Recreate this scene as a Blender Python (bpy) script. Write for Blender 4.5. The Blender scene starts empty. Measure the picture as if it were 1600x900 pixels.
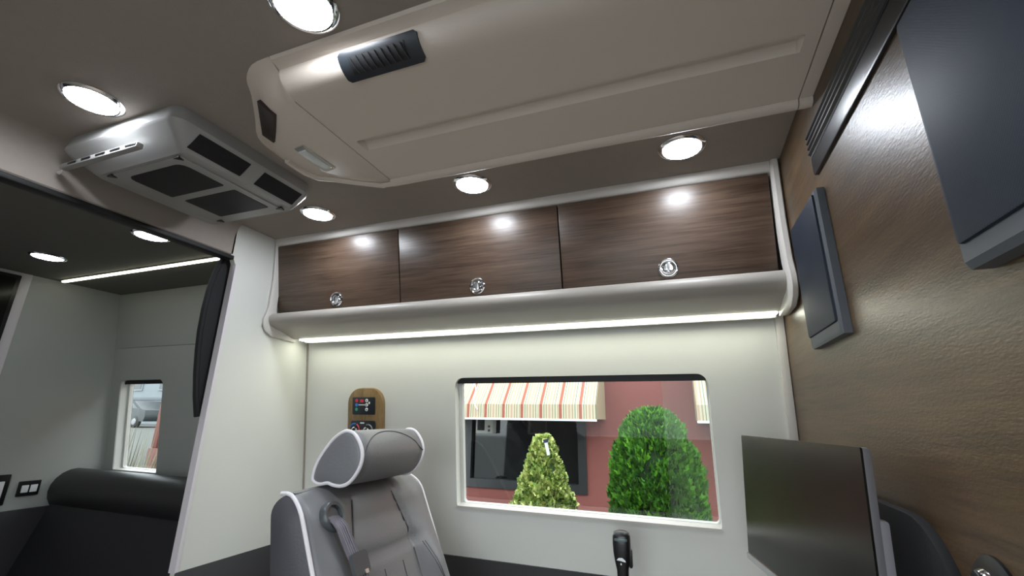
import bpy, bmesh, math, random
from mathutils import Vector, Matrix
from mathutils.geometry import tessellate_polygon
random.seed(7)
SC = bpy.context.scene
COL = SC.collection

# ---------------------------------------------------------------- camera
F_PX, YAW, PITCH, ROLL, LEAN = 695.48, 0.358971, 0.283837, 0.0152084, 0.1448177
CAM = Vector((0, 0, 1.25))
_f = Vector((-math.sin(YAW) * math.cos(PITCH), math.cos(YAW) * math.cos(PITCH), math.sin(PITCH)))
_r = Vector((math.cos(YAW), math.sin(YAW), 0))
_u = _r.cross(_f)
RIGHT = math.cos(ROLL) * _r + math.sin(ROLL) * _u
UP = math.cos(ROLL) * _u - math.sin(ROLL) * _r
cam_data = bpy.data.cameras.new('camera')
cam_data.sensor_width = 36
cam_data.lens = F_PX / 1600 * 36
cam_data.clip_start = 0.01
cam = bpy.data.objects.new('camera', cam_data)
m = Matrix((RIGHT, UP, -_f)).transposed().to_4x4()
m.translation = CAM
cam.matrix_world = m
COL.objects.link(cam)
SC.camera = cam

# ---------------------------------------------------------------- sky and exposure
world = bpy.data.worlds.new('overcast_sky')
SC.world = world
world.use_nodes = True
bg = world.node_tree.nodes['Background']
bg.inputs[0].default_value = (0.86, 0.94, 1.0, 1)
bg.inputs[1].default_value = 2.9
SC.view_settings.view_transform = 'Standard'
SC.view_settings.look = 'None'
SC.view_settings.gamma = 1
SC.view_settings.use_curve_mapping = False
SC.view_settings.exposure = 1.0
PUCK_POWER = 60.0
STRIP_POWER = 7.8

# ---------------------------------------------------------------- pixel -> point helpers
def ray(px, py):
    return RIGHT * ((px - 800) / F_PX) - UP * ((py - 450) / F_PX) + _f
def at_x(px, py, x):
    r = ray(px, py); return CAM + r * (x / r.x)
def at_y(px, py, y):
    r = ray(px, py); return CAM + r * (y / r.y)
def at_z(px, py, z):
    r = ray(px, py); return CAM + r * ((z - CAM.z) / r.z)
WALL_D, TAN = 1.4, math.tan(LEAN)
NIN = Vector((0, -math.cos(LEAN), -math.sin(LEAN)))
def wy(z): return WALL_D - (z - CAM.z) * TAN
def on_wall(x, z, off=0.0): return Vector((x, wy(z), z)) + NIN * off
def at_wall(px, py, off=0.0):
    r = ray(px, py); n = Vector((0, math.cos(LEAN), math.sin(LEAN)))
    return CAM + r * ((WALL_D * math.cos(LEAN) - off) / r.dot(n))

# ---------------------------------------------------------------- materials
MATS = {}
def mat(name, color, rough=0.5, metal=0.0, noise=None, bump=None, vary=0.0, vscale=8.0, spec=0.5, emit=None, stretch=(1, 1, 1), coat=0.0, sheen=0.0):
    """plain procedural surface: base colour with slow variation, fine bump"""
    if name in MATS: return MATS[name]
    M = bpy.data.materials.new(name); M.use_nodes = True
    nt = M.node_tree; N = nt.nodes; L = nt.links
    p = N['Principled BSDF']
    p.inputs['Base Color'].default_value = (*color, 1)
    p.inputs['Roughness'].default_value = rough
    p.inputs['Metallic'].default_value = metal
    p.inputs['Specular IOR Level'].default_value = spec
    p.inputs['Coat Weight'].default_value = coat
    p.inputs['Sheen Weight'].default_value = sheen
    tc = N.new('ShaderNodeTexCoord'); mp = N.new('ShaderNodeMapping')
    mp.inputs['Scale'].default_value = stretch
    L.new(tc.outputs['Object'], mp.inputs['Vector'])
    if vary > 0:
        n = N.new('ShaderNodeTexNoise'); n.inputs['Scale'].default_value = vscale; n.inputs['Detail'].default_value = 5
        L.new(mp.outputs[0], n.inputs['Vector'])
        mx = N.new('ShaderNodeMix'); mx.data_type = 'RGBA'
        mx.inputs['A'].default_value = (*[c * (1 - vary) for c in color], 1)
        mx.inputs['B'].default_value = (*[min(1, c * (1 + vary)) for c in color], 1)
        L.new(n.outputs['Fac'], mx.inputs['Factor']); L.new(mx.outputs['Result'], p.inputs['Base Color'])
    if bump:
        sc, st = bump
        n = N.new('ShaderNodeTexNoise'); n.inputs['Scale'].default_value = sc; n.inputs['Detail'].default_value = 3
        L.new(mp.outputs[0], n.inputs['Vector'])
        b = N.new('ShaderNodeBump'); b.inputs['Strength'].default_value = st; b.inputs['Distance'].default_value = 0.002
        L.new(n.outputs['Fac'], b.inputs['Height']); L.new(b.outputs[0], p.inputs['Normal'])
    if emit:
        p.inputs['Emission Color'].default_value = (*emit[0], 1); p.inputs['Emission Strength'].default_value = emit[1]
    MATS[name] = M
    return M

def wood(name, dark, light, axis, rough=0.33, bump=0.25, bscale=1.0, spec=0.5, coat=0.0):
    """fine straight-grained veneer, grain along the given axis"""
    M = bpy.data.materials.new(name); M.use_nodes = True
    nt = M.node_tree; N = nt.nodes; L = nt.links; p = N['Principled BSDF']
    tc = N.new('ShaderNodeTexCoord'); mp = N.new('ShaderNodeMapping')
    s = [38, 38, 38]; s[axis] = 1.6
    mp.inputs['Scale'].default_value = s
    L.new(tc.outputs['Object'], mp.inputs['Vector'])
    n1 = N.new('ShaderNodeTexNoise'); n1.inputs['Scale'].default_value = 1.0; n1.inputs['Detail'].default_value = 6; n1.inputs['Roughness'].default_value = 0.65
    n2 = N.new('ShaderNodeTexNoise'); n2.inputs['Scale'].default_value = 6.0; n2.inputs['Detail'].default_value = 4
    L.new(mp.outputs[0], n1.inputs['Vector']); L.new(mp.outputs[0], n2.inputs['Vector'])
    ad = N.new('ShaderNodeMath'); ad.operation = 'MULTIPLY_ADD'; ad.inputs[1].default_value = 0.45
    L.new(n2.outputs['Fac'], ad.inputs[0]); 
    sc = N.new('ShaderNodeMath'); sc.operation = 'MULTIPLY'; sc.inputs[1].default_value = 0.62
    L.new(n1.outputs['Fac'], sc.inputs[0]); L.new(sc.outputs[0], ad.inputs[2])
    cr = N.new('ShaderNodeValToRGB'); cr.color_ramp.elements[0].position = 0.36; cr.color_ramp.elements[1].position = 0.68
    cr.color_ramp.elements[0].color = (*dark, 1); cr.color_ramp.elements[1].color = (*light, 1)
    L.new(ad.outputs[0], cr.inputs[0]); L.new(cr.outputs[0], p.inputs['Base Color'])
    mp2 = N.new('ShaderNodeMapping'); s2 = [420 * bscale] * 3; s2[axis] = 110 * bscale
    mp2.inputs['Scale'].default_value = s2; L.new(tc.outputs['Object'], mp2.inputs['Vector'])
    n3 = N.new('ShaderNodeTexNoise'); n3.inputs['Scale'].default_value = 1.0; n3.inputs['Detail'].default_value = 2
    L.new(mp2.outputs[0], n3.inputs['Vector'])
    b = N.new('ShaderNodeBump'); b.inputs['Strength'].default_value = bump; b.inputs['Distance'].default_value = 0.001
    L.new(n3.outputs['Fac'], b.inputs['Height']); L.new(b.outputs[0], p.inputs['Normal'])
    p.inputs['Roughness'].default_value = rough
    p.inputs['Specular IOR Level'].default_value = spec
    p.inputs['Coat Weight'].default_value = coat
    return M

def glass(name, tint=(0.96, 0.98, 0.97), haze=0.0):
    M = bpy.data.materials.new(name); M.use_nodes = True
    nt = M.node_tree; N = nt.nodes; L = nt.links
    for n in list(N): N.remove(n)
    o = N.new('ShaderNodeOutputMaterial'); t = N.new('ShaderNodeBsdfTransparent'); g = N.new('ShaderNodeBsdfGlossy')
    t.inputs[0].default_value = (*tint, 1); g.inputs['Roughness'].default_value = 0.02
    fr = N.new('ShaderNodeFresnel')
    ge = N.new('ShaderNodeNewGeometry'); mr = N.new('ShaderNodeMapRange')   # thin sheet: same reflectance from both sides
    mr.inputs['To Min'].default_value = 1.32; mr.inputs['To Max'].default_value = 1 / 1.32
    L.new(ge.outputs['Backfacing'], mr.inputs['Value']); L.new(mr.outputs['Result'], fr.inputs[0])
    mx = N.new('ShaderNodeMixShader'); L.new(fr.outputs[0], mx.inputs[0]); L.new(t.outputs[0], mx.inputs[1]); L.new(g.outputs[0], mx.inputs[2])
    last = mx
    if haze:
        d = N.new('ShaderNodeBsdfDiffuse'); d.inputs[0].default_value = (0.8, 0.82, 0.82, 1)
        m2 = N.new('ShaderNodeMixShader'); m2.inputs[0].default_value = haze
        L.new(mx.outputs[0], m2.inputs[1]); L.new(d.outputs[0], m2.inputs[2]); last = m2
    L.new(last.outputs[0], o.inputs[0])
    return M

def perforated(name, base, hole, scale, rough=0.45):
    """fine diagonal perforated speaker cloth / mesh"""
    M = bpy.data.materials.new(name); M.use_nodes = True
    nt = M.node_tree; N = nt.nodes; L = nt.links; p = N['Principled BSDF']
    tc = N.new('ShaderNodeTexCoord'); mp = N.new('ShaderNodeMapping'); mp.inputs['Rotation'].default_value = (math.radians(45), 0, 0)
    L.new(tc.outputs['Object'], mp.inputs['Vector'])
    w = N.new('ShaderNodeTexVoronoi'); w.inputs['Scale'].default_value = scale; w.inputs['Randomness'].default_value = 0.0
    L.new(mp.outputs[0], w.inputs['Vector'])
    cr = N.new('ShaderNodeValToRGB'); cr.color_ramp.elements[0].position = 0.30; cr.color_ramp.elements[1].position = 0.42
    cr.color_ramp.elements[0].color = (*hole, 1); cr.color_ramp.elements[1].color = (*base, 1)
    L.new(w.outputs['Distance'], cr.inputs[0]); L.new(cr.outputs[0], p.inputs['Base Color'])
    b = N.new('ShaderNodeBump'); b.inputs['Strength'].default_value = 0.2; b.inputs['Distance'].default_value = 0.0006
    L.new(w.outputs['Distance'], b.inputs['Height']); L.new(b.outputs[0], p.inputs['Normal'])
    p.inputs['Roughness'].default_value = rough
    p.inputs['Specular IOR Level'].default_value = 0.3
    return M

def leafy(name, c1, c2, c3=None):
    """leaf colours vary from leaf to leaf"""
    M = bpy.data.materials.new(name); M.use_nodes = True
    nt = M.node_tree; N = nt.nodes; L = nt.links; p = N['Principled BSDF']
    g = N.new('ShaderNodeNewGeometry'); cr = N.new('ShaderNodeValToRGB')
    e = cr.color_ramp.elements; e[0].color = (*c1, 1); e[1].color = (*c2, 1)
    if c3: k = cr.color_ramp.elements.new(0.5); k.color = (*c3, 1)
    L.new(g.outputs['Random Per Island'], cr.inputs[0]); L.new(cr.outputs[0], p.inputs['Base Color'])
    p.inputs['Roughness'].default_value = 0.6
    return M

def awning_cloth(name):
    """printed stripes repeating along the awning's length"""
    M = bpy.data.materials.new(name); M.use_nodes = True
    nt = M.node_tree; N = nt.nodes; L = nt.links; p = N['Principled BSDF']
    tc = N.new('ShaderNodeTexCoord'); sx = N.new('ShaderNodeSeparateXYZ'); L.new(tc.outputs['Object'], sx.inputs[0])
    a = N.new('ShaderNodeMath'); a.operation = 'MULTIPLY'; a.inputs[1].default_value = 1 / 0.18
    fr = N.new('ShaderNodeMath'); fr.operation = 'FRACT'
    L.new(sx.outputs[0], a.inputs[0]); L.new(a.outputs[0], fr.inputs[0])
    cr = N.new('ShaderNodeValToRGB'); cr.color_ramp.interpolation = 'CONSTANT'
    cream = (0.44, 0.385, 0.275); red = (0.27, 0.075, 0.045); tan = (0.28, 0.21, 0.12); green = (0.11, 0.15, 0.085); pink = (0.38, 0.25, 0.17)
    stops = [(0, red), (0.15, cream), (0.22, green), (0.26, cream), (0.33, tan), (0.39, cream), (0.47, pink), (0.57, cream), (0.65, tan), (0.71, cream), (0.79, green), (0.83, cream), (0.92, tan), (0.96, cream)]
    e = cr.color_ramp.elements
    e[0].position = 0; e[0].color = (*stops[0][1], 1); e[1].position = stops[1][0]; e[1].color = (*stops[1][1], 1)
    for pos, c in stops[2:]:
        k = e.new(pos); k.color = (*c, 1)
    L.new(fr.outputs[0], cr.inputs[0]); L.new(cr.outputs[0], p.inputs['Base Color']); p.inputs['Roughness'].default_value = 0.8
    return M

TAUPE = mat('taupe_headliner', (0.29, 0.25, 0.218), 0.75, bump=(420, 0.25), vary=0.05, vscale=60)
BOXM = mat('taupe_moulded_vinyl', (0.62, 0.545, 0.475), 0.55, bump=(500, 0.12))
TRIMM = mat('pale_taupe_trim', (0.52, 0.49, 0.455), 0.45, bump=(400, 0.06))
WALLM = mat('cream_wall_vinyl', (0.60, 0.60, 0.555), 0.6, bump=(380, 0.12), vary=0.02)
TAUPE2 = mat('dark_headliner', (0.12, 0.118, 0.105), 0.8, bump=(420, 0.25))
EDGEM = mat('pale_lavender_edge', (0.62, 0.58, 0.60), 0.45)
DARKLOW = mat('charcoal_wall_vinyl', (0.035, 0.034, 0.036), 0.65, bump=(300, 0.3))
CARPET = mat('light_oak_vinyl_floor', (0.55, 0.46, 0.39), 0.55, bump=(60, 0.1), vary=0.15, vscale=8, stretch=(1, 12, 1))
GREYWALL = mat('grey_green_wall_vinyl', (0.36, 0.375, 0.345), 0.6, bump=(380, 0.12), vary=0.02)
EXTERIOR = mat('van_paint', (0.04, 0.04, 0.045), 0.3)
BLACK = mat('black_plastic', (0.008, 0.008, 0.009), 0.32)
SOCKETM = mat('black_socket_plastic', (0.006, 0.006, 0.006), 0.5, spec=0.3)
BLACKM = mat('black_matt', (0.005, 0.005, 0.006), 0.8, bump=(300, 0.2))
RUBBER = mat('black_rubber', (0.006, 0.006, 0.006), 0.6)
BROWNG = mat('dark_brown_grille', (0.035, 0.022, 0.018), 0.6)
CHROME = mat('chrome', (0.82, 0.83, 0.85), 0.08, 1.0)
SILVER = mat('brushed_silver', (0.62, 0.63, 0.64), 0.3, 1.0)
GREYMET = mat('grey_metal_paint', (0.22, 0.215, 0.23), 0.35, 0.3)
ALU = mat('aluminium_channel', (0.75, 0.75, 0.72), 0.35, 0.9)
LENS = mat('lit_lens', (0.9, 0.95, 1), 0.3, emit=((0.86, 0.92, 1.0), PUCK_POWER))
STRIPM = mat('lit_strip', (1, 1, 0.9), 0.3, emit=((0.97, 1.0, 0.84), STRIP_POWER))
STRIPM2 = mat('lit_strip_dim', (1, 1, 0.9), 0.3, emit=((1.0, 1.0, 0.78), STRIP_POWER * .35))
LENS2 = mat('lit_lens_dim', (0.9, 0.95, 1), 0.3, emit=((0.86, 0.92, 1.0), PUCK_POWER * .3))
ACWHITE = mat('pale_grey_abs', (0.31, 0.305, 0.295), 0.4, bump=(300, 0.05))
ACGRILLE = perforated('dark_mesh_filter', (0.018, 0.018, 0.018), (0.004, 0.004, 0.004), 260)
DOORWOOD = wood('walnut_door_veneer', (0.036, 0.0205, 0.0125), (0.115, 0.074, 0.050), 0, 0.36, 0.12)
WALLWOOD = wood('walnut_wall_panel', (0.034, 0.0185, 0.0075), (0.102, 0.060, 0.026), 1, 0.36, 0.30, 1.0, spec=0.55)
PLAQUEW = wood('oak_plaque', (0.13, 0.082, 0.03), (0.27, 0.17, 0.075), 2, 0.4, 0.1)
SPKCLOTH = perforated('charcoal_speaker_mesh', (0.010, 0.018, 0.034), (0.004, 0.006, 0.011), 400, 0.58)
SPKBODY = mat('slate_speaker_case', (0.085, 0.095, 0.108), 0.4)
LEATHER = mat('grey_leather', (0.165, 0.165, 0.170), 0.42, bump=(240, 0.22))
LEATHER_SHADED = mat('grey_leather_shaded_side', (0.062, 0.060, 0.068), 0.5, bump=(240, 0.22))  # same seat leather, with the shade of the backrest sides put into the colour
PIPING = mat('white_piping', (0.75, 0.72, 0.74), 0.45)
STITCH = mat('dark_stitching', (0.075, 0.073, 0.08), 0.6)
WEBBING = mat('grey_belt_webbing', (0.15, 0.14, 0.17), 0.6, bump=(500, 0.4), stretch=(1, 1, 4))
BENCHM = mat('charcoal_leather', (0.010, 0.010, 0.011), 0.55, bump=(260, 0.25))
BENCHB = mat('charcoal_leather_bolster', (0.018, 0.018, 0.018), 0.45, bump=(260, 0.2))
SCREEN = mat('black_screen_glass', (0.005, 0.006, 0.004), 0.24, spec=0.28)
WHITEP = mat('white_plastic', (0.75, 0.76, 0.76), 0.4)
REDI = mat('red_icon', (0.55, 0.03, 0.06), 0.4)
BLUEI = mat('blue_icon', (0.03, 0.16, 0.5), 0.4)
GREENI = mat('green_icon', (0.02, 0.28, 0.2), 0.4)
CLEARL = mat('frosted_lens', (0.62, 0.64, 0.64), 0.15)
PANE = glass('window_glass')
PANEH = glass('window_glass_second_pane', (0.95, 0.97, 0.96), 0.025)
REDWALL = mat('red_stucco', (0.165, 0.045, 0.035), 0.8, bump=(60, 0.35), vary=0.08, vscale=5)
REDSILL = mat('red_stucco_ledge', (0.18, 0.055, 0.045), 0.8, bump=(60, 0.35))
DARKFRAME = mat('dark_window_frame', (0.012, 0.013, 0.014), 0.4)
DARKGLASS = mat('dark_shop_glass', (0.004, 0.005, 0.005), 0.04)
AWNING = awning_cloth('striped_awning_cloth')
ASPHALT = mat('asphalt', (0.24, 0.24, 0.235), 0.9, bump=(80, 0.6), vary=0.15, vscale=30)
THUJA = leafy('thuja_sprays', (0.012, 0.075, 0.003), (0.12, 0.33, 0.010), (0.05, 0.19, 0.006))
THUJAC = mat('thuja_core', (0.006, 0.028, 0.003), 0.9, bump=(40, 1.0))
VARIEG = leafy('variegated_leaves', (0.10, 0.20, 0.03), (0.66, 0.66, 0.24), (0.34, 0.42, 0.10))
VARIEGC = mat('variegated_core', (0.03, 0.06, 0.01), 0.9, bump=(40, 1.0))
BARK = mat('bark', (0.10, 0.065, 0.04), 0.9, bump=(60, 0.8))
POTM = mat('dark_planter', (0.05, 0.045, 0.04), 0.7)
WHITESIDE = mat('white_siding', (0.16, 0.18, 0.19), 0.7)
CARPAINT = mat('dark_car_paint', (0.006, 0.010, 0.012), 0.35)
BRICKP = mat('rust_red_post', (0.10, 0.022, 0.012), 0.7)
CREAMC = mat('cream_cap', (0.22, 0.16, 0.09), 0.7)
PALEBLUE = mat('pale_blue_panel', (0.13, 0.17, 0.18), 0.6)
YELLOWL = mat('yellow_road_paint', (0.20, 0.155, 0.04), 0.8)
STRAW = leafy('dry_grass', (0.08, 0.075, 0.04), (0.20, 0.19, 0.12))

# ---------------------------------------------------------------- mesh helpers
def rrect(a0, a1, b0, b1, r, n=6):
    """rounded rectangle outline, counter-clockwise in (a,b); r may be 4 radii (a1b1,a0b1,a0b0,a1b0)"""
    rs = r if isinstance(r, (tuple, list)) else (r,) * 4
    out = []
    for (cx, cy, sx, sy, st), q in zip(((a1, b1, -1, -1, 0), (a0, b1, 1, -1, 90), (a0, b0, 1, 1, 180), (a1, b0, -1, 1, 270)), rs):
        if q <= 0: out.append((cx, cy)); continue
        for i in range(n + 1):
            t = math.radians(st + 90 * i / n)
            out.append((cx + sx * q + q * math.cos(t), cy + sy * q + q * math.sin(t)))
    return out

class MB:
    def __init__(s): s.v = []; s.f = []
    def add(s, vs, fs):
        o = len(s.v); s.v += [Vector(v) for v in vs]; s.f += [tuple(i + o for i in f) for f in fs]; return s
    def frombm(s, bm):
        bm.verts.index_update(); s.add([v.co.copy() for v in bm.verts], [[v.index for v in f.verts] for f in bm.faces]); bm.free(); return s
    def box(s, x0, x1, y0, y1, z0, z1, bev=0.0, seg=2):
        bm = bmesh.new(); bmesh.ops.create_cube(bm, size=1)
        for v in bm.verts: v.co = Vector(((x0 + x1) / 2 + v.co.x * (x1 - x0), (y0 + y1) / 2 + v.co.y * (y1 - y0), (z0 + z1) / 2 + v.co.z * (z1 - z0)))
        if bev: bmesh.ops.bevel(bm, geom=bm.edges[:], offset=bev, segments=seg, affect='EDGES', profile=0.5)
        return s.frombm(bm)
    def loft(s, rings, caps=True, closed=True):
        n = len(rings[0]); vs = [p for r in rings for p in r]; fs = []
        for i in range(len(rings) - 1):
            for j in range(n if closed else n - 1):
                k = (j + 1) % n
                fs.append((i * n + j, i * n + k, (i + 1) * n + k, (i + 1) * n + j))
        if caps: fs.append(tuple(range(n))[::-1]); fs.append(tuple((len(rings) - 1) * n + j for j in range(n)))
        return s.add(vs, fs)
    def prism(s, pts, fn, a0, a1, bev=0.0):
        """polygon pts (u,v) swept from a0 to a1; fn(u,v,a) -> point; optional bevelled front rim at a1"""
        rings = [[fn(u, v, a0) for u, v in pts]]
        if bev:
            cu = sum(p[0] for p in pts) / len(pts); cv = sum(p[1] for p in pts) / len(pts)
            w = max(p[0] for p in pts) - min(p[0] for p in pts); h = max(p[1] for p in pts) - min(p[1] for p in pts)
            sgn = 1 if a1 > a0 else -1
            for t in (0, 45, 90):
                k = bev * (1 - math.cos(math.radians(t))); d = bev * math.sin(math.radians(t))
                rings.append([fn(cu + (u - cu) * (1 - 2 * k / w), cv + (v - cv) * (1 - 2 * k / h), a1 - sgn * (bev - d)) for u, v in pts])
        else: rings.append([fn(u, v, a1) for u, v in pts])
        return s.loft(rings)
    def tube(s, path, r, n=8, closed=False):
        path = [Vector(p) for p in path]; rings = []
        m = len(path); prev = None
        for i, p in enumerate(path):
            a = path[(i - 1) % m] if (closed or i > 0) else p; b = path[(i + 1) % m] if (closed or i < m - 1) else p
            t = (b - a).normalized()
            ref = prev if prev else (Vector((0, 0, 1)) if abs(t.z) < 0.9 else Vector((1, 0, 0)))
            x = (ref - t * ref.dot(t)).normalized(); y = t.cross(x); prev = x
            rr = r[i] if isinstance(r, (list, tuple)) else r
            rings.append([p + x * rr * math.cos(2 * math.pi * j / n) + y * rr * math.sin(2 * math.pi * j / n) for j in range(n)])
        if closed: rings.append(rings[0]); return s.loft(rings, caps=False)
        return s.loft(rings)
    def lathe(s, prof, c, axis, n=24, cap=True):
        c = Vector(c); ax = Vector(axis).normalized(); x = ax.orthogonal().normalized(); y = ax.cross(x)
        rings = [[c + ax * h + x * r * math.cos(2 * math.pi * j / n) + y * r * math.sin(2 * math.pi * j / n) for j in range(n)] for r, h in prof]
        return s.loft(rings, caps=cap)
    def ribbon(s, path, side, w, t):
        """flat band of width w along side, thickness t"""
        path = [Vector(p) for p in path]; rings = []
        for i, p in enumerate(path):
            a = path[max(i - 1, 0)]; b = path[min(i + 1, len(path) - 1)]
            tg = (b - a).normalized(); sd = Vector(side); sd = (sd - tg * sd.dot(tg)).normalized(); nn = tg.cross(sd)
            rings.append([p + sd * w / 2 + nn * t / 2, p - sd * w / 2 + nn * t / 2, p - sd * w / 2 - nn * t / 2, p + sd * w / 2 - nn * t / 2])
        return s.loft(rings)

WLOC = {}
def wl(o): return WLOC.get(o.name, Vector((0, 0, 0))) if o else Vector((0, 0, 0))
def thing(name, label, cat, loc=(0, 0, 0), group=None):
    o = bpy.data.objects.new(name, None); COL.objects.link(o); o.location = loc; WLOC[o.name] = Vector(loc)
    o.empty_display_size = 0.05
    o['label'] = label; o['category'] = cat
    if group: o['group'] = group
    return o
def build(name, mb, material, parent=None, angle=38, origin=None, label=None, kind=None):
    off = wl(parent) if parent else (Vector(origin) if origin is not None else Vector((0, 0, 0)))
    me = bpy.data.meshes.new(name)
    me.from_pydata([tuple(v - off) for v in mb.v], [], mb.f)
    bm = bmesh.new(); bm.from_mesh(me); bmesh.ops.recalc_face_normals(bm, faces=bm.faces[:]); bm.to_mesh(me); bm.free()
    me.materials.append(material)
    me.polygons.foreach_set('use_smooth', [True] * len(me.polygons))
    me.set_sharp_from_angle(angle=math.radians(angle)); me.update()
    o = bpy.data.objects.new(name, me); COL.objects.link(o)
    if parent: o.parent = parent
    else: o.location = off
    WLOC[o.name] = off.copy()
    if label: o['label'] = label
    if kind: o['kind'] = kind
    return o
def tag(o, label, cat, group=None):
    o['label'] = label; o['category'] = cat
    if group: o['group'] = group
    return o
def struct(name, mb, material, parent=None, angle=38):
    o = build(name, mb, material, parent, angle)
    if not parent: o['kind'] = 'structure'
    return o
def holed(outer, holes, fn, a0, a1):
    """slab with holes: outlines in (u,v), fn(u,v,a) -> point"""
    loops = [[Vector((u, v, 0)) for u, v in lp] for lp in [outer] + holes]
    tris = tessellate_polygon(loops); flat = [p for lp in loops for p in lp]; n = len(flat)
    mb = MB(); vs = [fn(p.x, p.y, a0) for p in flat] + [fn(p.x, p.y, a1) for p in flat]
    fs = [tuple(t) for t in tris] + [tuple(i + n for i in t[::-1]) for t in tris]
    o = 0
    for lp in loops:
        k = len(lp)
        for i in range(k): fs.append((o + i, o + (i + 1) % k, n + o + (i + 1) % k, n + o + i))
        o += k
    return mb.add(vs, fs)

# ================================================================ THE SETTING
XL, XR, XF = -1.37, 0.275, -2.56
ZC, ZC2 = 1.875, 1.805
YN = -0.62
mb = MB().box(-2.62, 0.31, YN - 0.03, 1.62, -0.05, 0.0); struct('floor', mb, CARPET)
mb = MB().box(-1.42, 0.31, YN, 1.42, ZC, ZC + 0.04); ceil = struct('ceiling', mb, TAUPE)
mb = MB().box(-2.62, -1.42, YN, 1.42, ZC2, ZC2 + 0.08); struct('ceiling_front', mb, TAUPE2)
# leaning window wall, with both window openings
WX0, WX1, WZ0, WZ1 = -0.722, 0.072, 0.968, 1.378
FX0, FX1, FZ0, FZ1 = -2.497, -2.196, 0.99, 1.395
hole1 = rrect(WX0, WX1, WZ0, WZ1, (0.03, 0.03, 0.012, 0.012), 6)
hole2 = rrect(FX0, FX1, FZ0, FZ1, (0.025, 0.025, 0.012, 0.012), 5)
wfn = lambda u, v, a: on_wall(u, v, -a)
outer = [(-2.62, -0.02), (0.31, -0.02), (0.31, 1.95), (-2.62, 1.95)]
wall = struct('wall_back', holed(outer, [hole1, hole2], wfn, 0.0, 0.045), WALLM)
for nm, xa_, xb_, hx0, hx1, hz0, hz1 in (('wall_back_outer_skin', -1.4, 1.3, WX0, WX1, WZ0, WZ1), ('wall_back_outer_skin_front', -2.9, -1.4, FX0, FX1, FZ0, FZ1)):
    struct(nm, holed([(xa_, -0.4), (xb_, -0.4), (xb_, 2.05), (xa_, 2.05)], [rrect(hx0 - .01, hx1 + .01, hz0 - .01, hz1 + .01, 0.03)], wfn, 0.047, 0.06), EXTERIOR)
struct('wall_near', holed([(-2.62, -.02), (.31, -.02), (.31, 1.95), (-2.62, 1.95)], [rrect(-.80, .25, 0.50, 1.72, .06)], lambda u, v, a: Vector((u, a, v)), YN - .03, YN), WALLM)  # unseen opening added to bring daylight in from behind the camera
# front wall of the far compartment
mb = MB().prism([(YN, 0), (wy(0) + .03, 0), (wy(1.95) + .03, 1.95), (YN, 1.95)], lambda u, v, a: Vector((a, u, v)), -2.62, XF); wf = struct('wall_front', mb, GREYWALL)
mb = MB().box(XF, XF + 0.006, YN, 0.985, 0.865, ZC2, 0.002); build('raised_panel', mb, EDGEM, wf)
mb = MB().box(XF, XF + 0.012, YN, 1.45, 0, 0.865, 0.003); build('lower_panel', mb, DARKLOW, wf)
# wood partition on the right
mb = MB().prism([(YN, 0), (wy(0) + .03, 0), (wy(1.95) + .03, 1.95), (YN, 1.95)], lambda u, v, a: Vector((a, u, v)), XR, XR + .03); ww = struct('wall_right', mb, WALLWOOD)
# left partition between the compartments, its header and cove
mb = MB().add([], [])
YP = 1.005
prof = [(YP, 0.0), (1.60, 0.0), (wy(ZC) + 0.01, ZC + .01), (YP - 0.025, ZC + .01), (YP - 0.025, 1.757), (YP - 0.012, 1.745), (YP, 1.72)]
mb.prism(prof, lambda u, v, a: Vector((a, u, v)), -1.390, XL)
wlft = struct('wall_left', mb, WALLM)
mb = MB().prism([(YP - 0.004, 0.818), (YP + 0.006, 0.818), (YP + 0.006, 1.735), (YP - 0.004, 1.735)], lambda u, v, a: Vector((a, u, v)), -1.393, XL + 0.002)
build('edge_strip', mb, EDGEM, wlft, label='pale lavender edging of the partition')
mb = MB().box(XL, XL + 0.004, YP - 0.002, 1.47, 0.0, 0.82, 0.001); build('lower_panel', mb, DARKLOW, wlft)
hd = [(-1.42, 1.757), (XL - 0.006, 1.757), (XL, 1.763), (XL, 1.835)]
hd += [(XL + 0.03 * (1 - math.cos(math.radians(t))) , 1.835 + 0.04 * math.sin(math.radians(t))) for t in (15, 30, 45, 60, 75, 90)]
hd += [(XL + 0.03, ZC + 0.02), (-1.42, ZC + 0.02)]
mb = MB().prism(hd, lambda u, v, a: Vector((u, a, v)), YN, YP - 0.02); hdr = struct('trim_1', mb, TAUPE)
mb = MB().box(-1.405, XL + 0.004, YN, YP - 0.015, 1.744, 1.758, 0.003); build('edge_seal', mb, RUBBER, hdr, label='black rubber seal under the header')
# lower dark panel and corner trims on the window wall
mb = MB().prism([(XL, 0.0), (XR, 0.0), (XR, 0.82), (XL, 0.82)], lambda u, v, a: on_wall(u, v, a), 0.0, 0.004); struct('trim_2', mb, DARKLOW)
mb = MB().prism([(XR - 0.022, 0.82), (XR - 0.0005, 0.82), (XR - 0.0005, 1.53), (XR - 0.022, 1.53)], lambda u, v, a: on_wall(u, v, a), 0.0, 0.012, 0.003); struct('trim_3', mb, TRIMM)
mb = MB().prism([(XL + 0.0005, 0.82), (XL + 0.006, 0.82), (XL + 0.006, 1.53), (XL + 0.0005, 1.53)], lambda u, v, a: on_wall(u, v, a), 0.0, 0.004); struct('trim_4', mb, TAUPE)
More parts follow.
